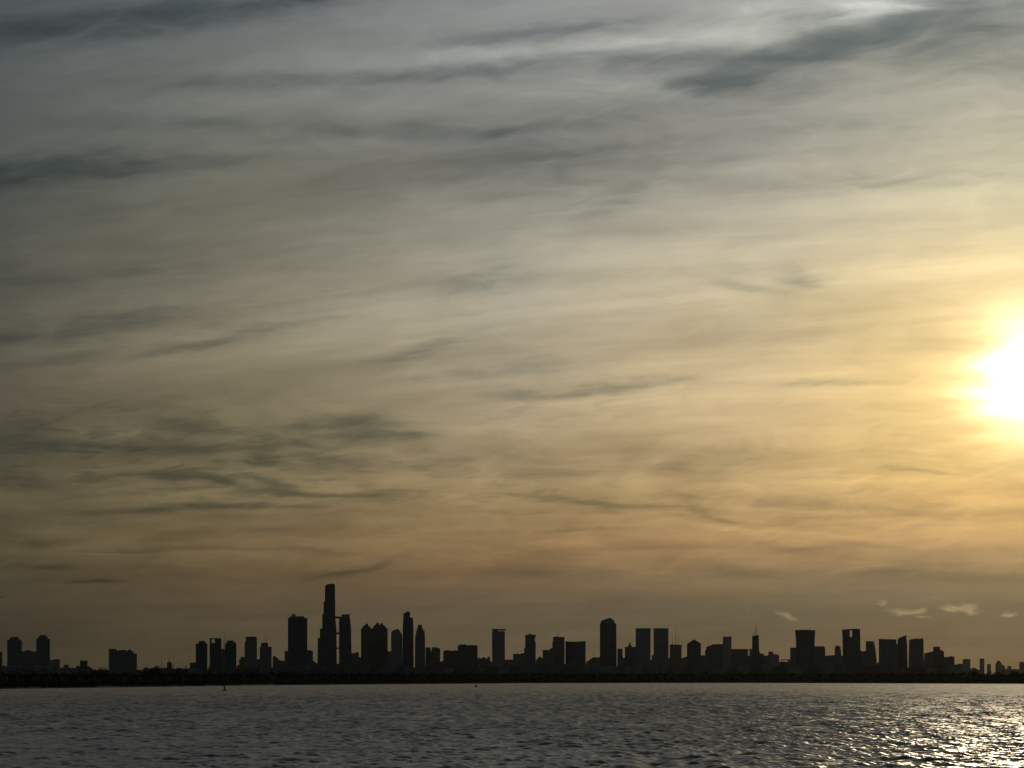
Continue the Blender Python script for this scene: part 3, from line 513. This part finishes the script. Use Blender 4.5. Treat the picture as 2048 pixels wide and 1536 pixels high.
SLOPE = .345
def waves(X, Y, cell):
    R = np.random.default_rng(3); Z = np.zeros_like(X); lost = np.zeros_like(X)
    for i in range(110):
        lam = .34*(3.2/.34)**R.random(); k = 2*math.pi/lam
        th = R.normal(math.radians(-84), .38); ph = R.random()*6.28
        slope = SLOPE*math.sqrt(2/110)*(lam/1.0)**.4
        wgt = np.clip((lam/cell-1.8)/1.5, 0, 1)
        lost += (1-wgt**2)*slope**2/2
        q = k*(X*math.cos(th)+Y*math.sin(th))+ph
        Z += wgt*slope/k*(np.sin(q)-.36*np.sin(2*q))       # steep fronts face the wind's lee
    gust = 1+.16*np.sin(X*.031+Y*.019+1)*np.sin(Y*.027-X*.012)+.10*np.sin(X*.011-Y*.007)
    return Z*gust, lost
rows = [75.0]
while rows[-1] < 2100: rows.append(rows[-1]+.19*max(1, rows[-1]/130))
rows = np.array(rows); NA = 1380
ang = np.radians(np.linspace(-38, 38, NA))
RR, AA = np.meshgrid(rows, ang, indexing='ij')
Xw, Yw = RR*np.sin(AA), RR*np.cos(AA)
cell = np.maximum(RR*(ang[1]-ang[0]), np.gradient(rows)[:, None])
Zw, lost = waves(Xw, Yw, cell)                 # 'lost': slope variance of the ripples too short for the mesh, kept as gloss
edge = np.clip((RR-75)/8, 0, 1)*np.clip((2100-RR)/300, 0, 1)*np.clip((math.radians(38)-np.abs(AA))/.02, 0, 1)
Zw *= edge
vv = np.stack([Xw, Yw, Zw], -1).reshape(-1, 3)
nr = len(rows); ii = (np.arange(nr-1)[:, None]*NA+np.arange(NA-1)[None]).reshape(-1)
ff = np.stack([ii, ii+1, ii+NA+1, ii+NA], -1)
# calm coarse sheet around it, to the horizon
ex, ef = [], []
def patch(r0, r1, a0, a1, n):
    for i in range(n):
        t0, t1 = a0+(a1-a0)*i/n, a0+(a1-a0)*(i+1)/n
        s = len(vv)+len(ex)
        for r_, t_ in ((r0, t0), (r0, t1), (r1, t1), (r1, t0)): ex.append((r_*math.sin(t_), r_*math.cos(t_), 0))
        ef.append((s, s+1, s+2, s+3))
a29 = math.radians(38); rl_ = float(rows[-1])
patch(rl_, 14000, -a29, a29, 12); patch(.01, 75, -a29, a29, 60); patch(.01, 14000, a29, 2*math.pi-a29, 60)
vv = np.concatenate([vv, np.array(ex)]); ff = np.concatenate([ff, np.array(ef)])
rough = np.concatenate([np.sqrt(np.sqrt(2*(lost.reshape(-1)+0.0003))), np.full(len(ex), .48)])
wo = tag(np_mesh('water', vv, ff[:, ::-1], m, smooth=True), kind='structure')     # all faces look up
at = wo.data.attributes.new('ripple', 'FLOAT', 'POINT'); at.data.foreach_set('value', rough.astype(np.float32))

# ------------------------------------------------------------------ vegetation
m, T, b = mat('dark_foliage')
nz = T.noise(T.n.new('ShaderNodeNewGeometry').outputs['Position'], 0.35, 4, 0.6)[0]
T.l.new(T.ramp(nz, [(.3, (.012,.016,.010)), (.7, (.030,.036,.020))]), b.inputs['Base Color']); b.inputs['Roughness'].default_value = .9; b.inputs['Specular IOR Level'].default_value = 0
FOL = m
BARK = plain('bark', (.06,.05,.04), .9)
def clumps(c, rad, n, size, R):
    """n small leaf-clump quads filling an ellipsoid"""
    d_ = R.normal(size=(n, 3)); d_ /= np.linalg.norm(d_, axis=1)[:, None]
    lump = 1+.28*np.sin(d_[:, 0]*4.1+c[0])*np.sin(d_[:, 1]*3.7+c[1])+.2*np.sin(d_[:, 2]*6+c[0]*.7)
    p_ = np.asarray(c)+d_*(R.random(n)**.33*lump)[:, None]*np.asarray(rad)
    a_ = R.normal(size=(n, 3)); a_ /= np.linalg.norm(a_, axis=1)[:, None]
    b_ = np.cross(a_, R.normal(size=(n, 3))); b_ /= np.linalg.norm(b_, axis=1)[:, None]
    s_ = (size*R.uniform(.6, 1.3, n))[:, None]
    return np.stack([p_-a_*s_, p_-b_*s_*.7, p_+a_*s_, p_+b_*s_*.7], 1).reshape(-1, 3)
R = np.random.default_rng(21)
allv = []
for row, (off, hgt) in enumerate(((3, .32), (10, .62), (22, .85), (45, 1.0), (80, 1.05), (130, 1.1))):
    x = -260.0
    while x < 2330:
        Y = shore_Y(x)+off+R.uniform(-4, 4); sc_ = Y/F
        full = (shore_px(x)-1347.5)*sc_*(.93 if x < 500 else .97)
        h = hgt*full*R.uniform(.88, 1.04)
        w_ = h*R.uniform(.40, .62)+1.0
        c = ((x-CX)/F*Y, Y, LAND*.5+h*.52)
        allv.append(clumps(c, (w_, w_, h*.50), 150 if row > 0 else 100, max(.5, h*.07), R))
        x += (w_*1.05)/sc_
allv = np.concatenate(allv)
tag(np_mesh('shore_wood', allv, np.arange(len(allv)).reshape(-1, 4), FOL), 'dark continuous wood along the whole shore under the skyline', 'wood', None, 'stuff')
# solid undergrowth so that no daylight shows between the stems
v, f = [], []
xs_ = list(range(-300, 2370, 4))
for i, x in enumerate(xs_):
    Y = shore_Y(x)+16; sc_ = Y/F
    h = (shore_px(x)-1347.5)*sc_*.70*(1+.10*math.sin(x*.21)+.08*math.sin(x*.57+1)+R.normal(0, .04))
    u = (x-CX)/F
    for dY, z in ((-13, .9), (-11, h*.25), (-7, h*.42+R.normal(0, .3)), (0, h*.75), (30, h), (60, h*.9), (70, 0)): v.append((u*(Y+dY), Y+dY, z+.6 if z else 1.0))
for i in range(len(xs_)-1):
    for k in range(6):
        a = i*7+k; f.append((a, a+7, a+8, a+1))
tag(mesh_obj('undergrowth', v, f, FOL), 'solid dark undergrowth at the water edge below the wood', 'undergrowth', None, 'stuff')

def tree(px, py, wpx, Y, label, sub=1.0):
    fr = Frame(px, Y); h = fr.z(px, py); r_ = wpx/2*Y/F
    root = bpy.data.objects.new('tree', None); C.objects.link(root); root.location = fr.loc
    tag(root, label, 'tree', 'single trees rising over the shore wood')
    cv = np.concatenate([clumps((R.normal(0, r_*.35), R.normal(0, r_*.3), h*.62+R.normal(0, h*.05)), (r_*.8, r_*.8, h*.38), 190, max(.6, r_*.14), R) for _ in range(3)])
    cv[:, 2] = np.minimum(cv[:, 2], h*1.01)
    np_mesh('crown', cv, np.arange(len(cv)).reshape(-1, 4), FOL, root)
    tv, tf = tube(0, 0, [(.5, 0), (.35, h*.3), (.22, h*.6)], 8)
    for k in range(4):
        q = k*1.6; s = len(tv)
        lv = [(0, 0, h*(.3+.05*k)), (.25, .1, h*(.3+.05*k)), (r_*.5*math.cos(q), r_*.5*math.sin(q), h*.62), (0, 0, h*(.34+.05*k))]
        tv += lv; tf += [(s, s+1, s+2), (s+1, s+3, s+2), (s+3, s, s+2)]
    mesh_obj('trunk', tv, tf, BARK, root)
for px_, py_, w_, Y_, l_ in [
 (190,1338,16,2200,'low bush-like tree in the gap right of the lone cube tower'),
 (200,1334,5,2200,'slender pointed tree left of the broad notched slab'),
 (211,1334,14,2240,'round tree against the left foot of the broad notched slab'),
 (290,1333.5,10,2230,'small round tree just right of the broad notched slab'),
 (315,1330.4,24,2260,'wide domed tree left of the little pointed house'),
 (300,1336,16,2300,'low tree between the small round tree and the wide domed one'),
 (355,1332,13,2250,'round tree just right of the little pointed house'),
 (369,1331.5,12,2270,'tree before the flat low block of the left cluster'),
 (418,1331,9,2250,'little tree showing in the slit between the first two towers of the left cluster'),
 (474,1331,9,2270,'little tree in the gap left of the two-stepped low block'),
 (1561,1328,10,2300,'small tree under the flat canopy by the flared tower'),
 (1948,1337,14,2420,'bushy dark tree under the faint far humps'),
 (2028,1342,18,2380,'broad low tree near the right frame edge')]:
    tree(px_, py_, w_, Y_, l_)

# ------------------------------------------------------------------ buoys
STEEL = plain('buoy_paint', (.06,.05,.03), .5, .4, 1.0)
def buoy(px, pyw, half, top, lab, ball):
    Y = EYE*F/(pyw-HY); k = Y/F
    root = bpy.data.objects.new('channel_buoy', None); C.objects.link(root); root.location = ((px-CX)*k, Y, 0)
    root.rotation_euler = (math.radians(3), math.radians(-5), .3); tag(root, lab, 'buoy', 'channel buoys on the river')
    r = half*k; zt = top*k
    v, f = tube(0, 0, [(r*.75, -.6), (r, -.1), (r, .75), (r*.92, 1.0), (r*.4, 1.1)], 24); mesh_obj('float', v, f, STEEL, root)
    v, f = [], []
    for q in range(4):                                     # lattice tower: four legs and rings
        t = q*math.pi/2+.6
        a, b_ = Vector((r*.42*math.cos(t), r*.42*math.sin(t), 1.0)), Vector((r*.16*math.cos(t), r*.16*math.sin(t), zt*.8))
        a2 = Vector((r*.42*math.cos(t+math.pi/2), r*.42*math.sin(t+math.pi/2), 1.0))
        b2 = Vector((r*.16*math.cos(t+math.pi/2), r*.16*math.sin(t+math.pi/2), zt*.8))
        for p0, p1 in ((a, b_), (a.lerp(b_, .33), a2.lerp(b2, .33)), (a.lerp(b_, .66), a2.lerp(b2, .66)), (a, a2.lerp(b2, .33)), (a.lerp(b_, .33), a2.lerp(b2, .66)), (b_, b2)):
            dd = (p1-p0).normalized(); s1_ = dd.orthogonal().normalized()*.07; s2_ = dd.cross(s1_).normalized()*.07
            s = len(v); v += [p0+s1_+s2_, p0-s1_+s2_, p0-s1_-s2_, p0+s1_-s2_, p1+s1_+s2_, p1-s1_+s2_, p1-s1_-s2_, p1+s1_-s2_]
            f += [(s, s+1, s+5, s+4), (s+1, s+2, s+6, s+5), (s+2, s+3, s+7, s+6), (s+3, s, s+4, s+7)]
    mesh_obj('lattice_tower', v, f, STEEL, root)
    v, f = tube(0, 0, [(r*.42, zt*.46), (r*.42, zt*.80)], 4); mesh_obj('radar_reflector', v, f, STEEL, root)
    if ball: v, f = tube(0, 0, [(max(.05, .45*math.cos(q)), zt*.86+.45*math.sin(q)) for q in [-1.5+i*.3 for i in range(11)]], 14)
    else: v, f = tube(0, 0, [(.22, zt*.80), (.22, zt*.92), (.06, zt)], 10)
    mesh_obj('topmark' if ball else 'lantern', v, f, STEEL, root)
buoy(450, 1381.4, 3.9, 12, 'larger dark buoy with a slim lattice tower, on the left water', False)
buoy(952.6, 1374.2, 3.4, 5.4, 'smaller dark buoy with a ball on top, near the middle of the water', True)

# ------------------------------------------------------------------ bird
def skin(name, chain, radii, edges, material, parent=None):
    me = bpy.data.meshes.new(name); me.from_pydata(chain, edges, []); o = bpy.data.objects.new(name, me); C.objects.link(o)
    md = o.modifiers.new('s', 'SKIN'); o.modifiers.new('u', 'SUBSURF').render_levels = 2
    for vtx, r in zip(me.skin_vertices[0].data, radii): vtx.radius = r if isinstance(r, tuple) else (r, r)
    me.skin_vertices[0].data[0].use_root = True; me.materials.append(material)
    if parent: o.parent = parent
    return o
FEA = plain('dark_feathers', (.05,.04,.03), .8, .3, 6)
Yb = 240.0; kb = Yb/F
bird = skin('bird', [(0,0,0),(0,.16,.02),(0,-.16,.0),(0,-.30,.05),(0,-.40,.06),(0,.30,.03),(-.16,.0,.05),(-.42,.04,.10),(-.75,.10,.02),(.14,.0,.06),(.26,.05,.22),(.30,.12,.34)],
            [(.10,.09),(.08,.07),(.10,.09),(.06,.06),(.015,.015),(.09,.012),(.06,.02),(.08,.014),(.03,.006),(.06,.02),(.05,.014),(.02,.006)],
            [(0,1),(0,2),(2,3),(3,4),(1,5),(0,6),(6,7),(7,8),(0,9),(9,10),(10,11)], FEA)
bird.location = ((4.9-CX)*kb, Yb, EYE+(HY-1195.4)*kb)
tag(bird, 'small dark bird in flight at the left frame edge above the domed twin towers', 'bird')

# ------------------------------------------------------------------ air
m = bpy.data.materials.new('thin_haze'); m.use_nodes = True; t = m.node_tree; t.nodes.clear()
pv = t.nodes.new('ShaderNodeVolumePrincipled'); om = t.nodes.new('ShaderNodeOutputMaterial')
pv.inputs['Color'].default_value = (.92,.90,.86,1); pv.inputs['Density'].default_value = 3.4e-6; pv.inputs['Anisotropy'].default_value = 0.6
t.links.new(pv.outputs[0], om.inputs['Volume'])
v = [(x, y, z) for z in (-1.8, 300) for x, y in ((-15000,-15000),(15000,-15000),(15000,15000),(-15000,15000))]
hz = mesh_obj('haze', v, [(3,2,1,0),(4,5,6,7),(0,1,5,4),(1,2,6,5),(2,3,7,6),(3,0,4,7)], m)
tag(hz, 'thin bright haze in the air between viewer and skyline', 'haze', None, 'stuff')
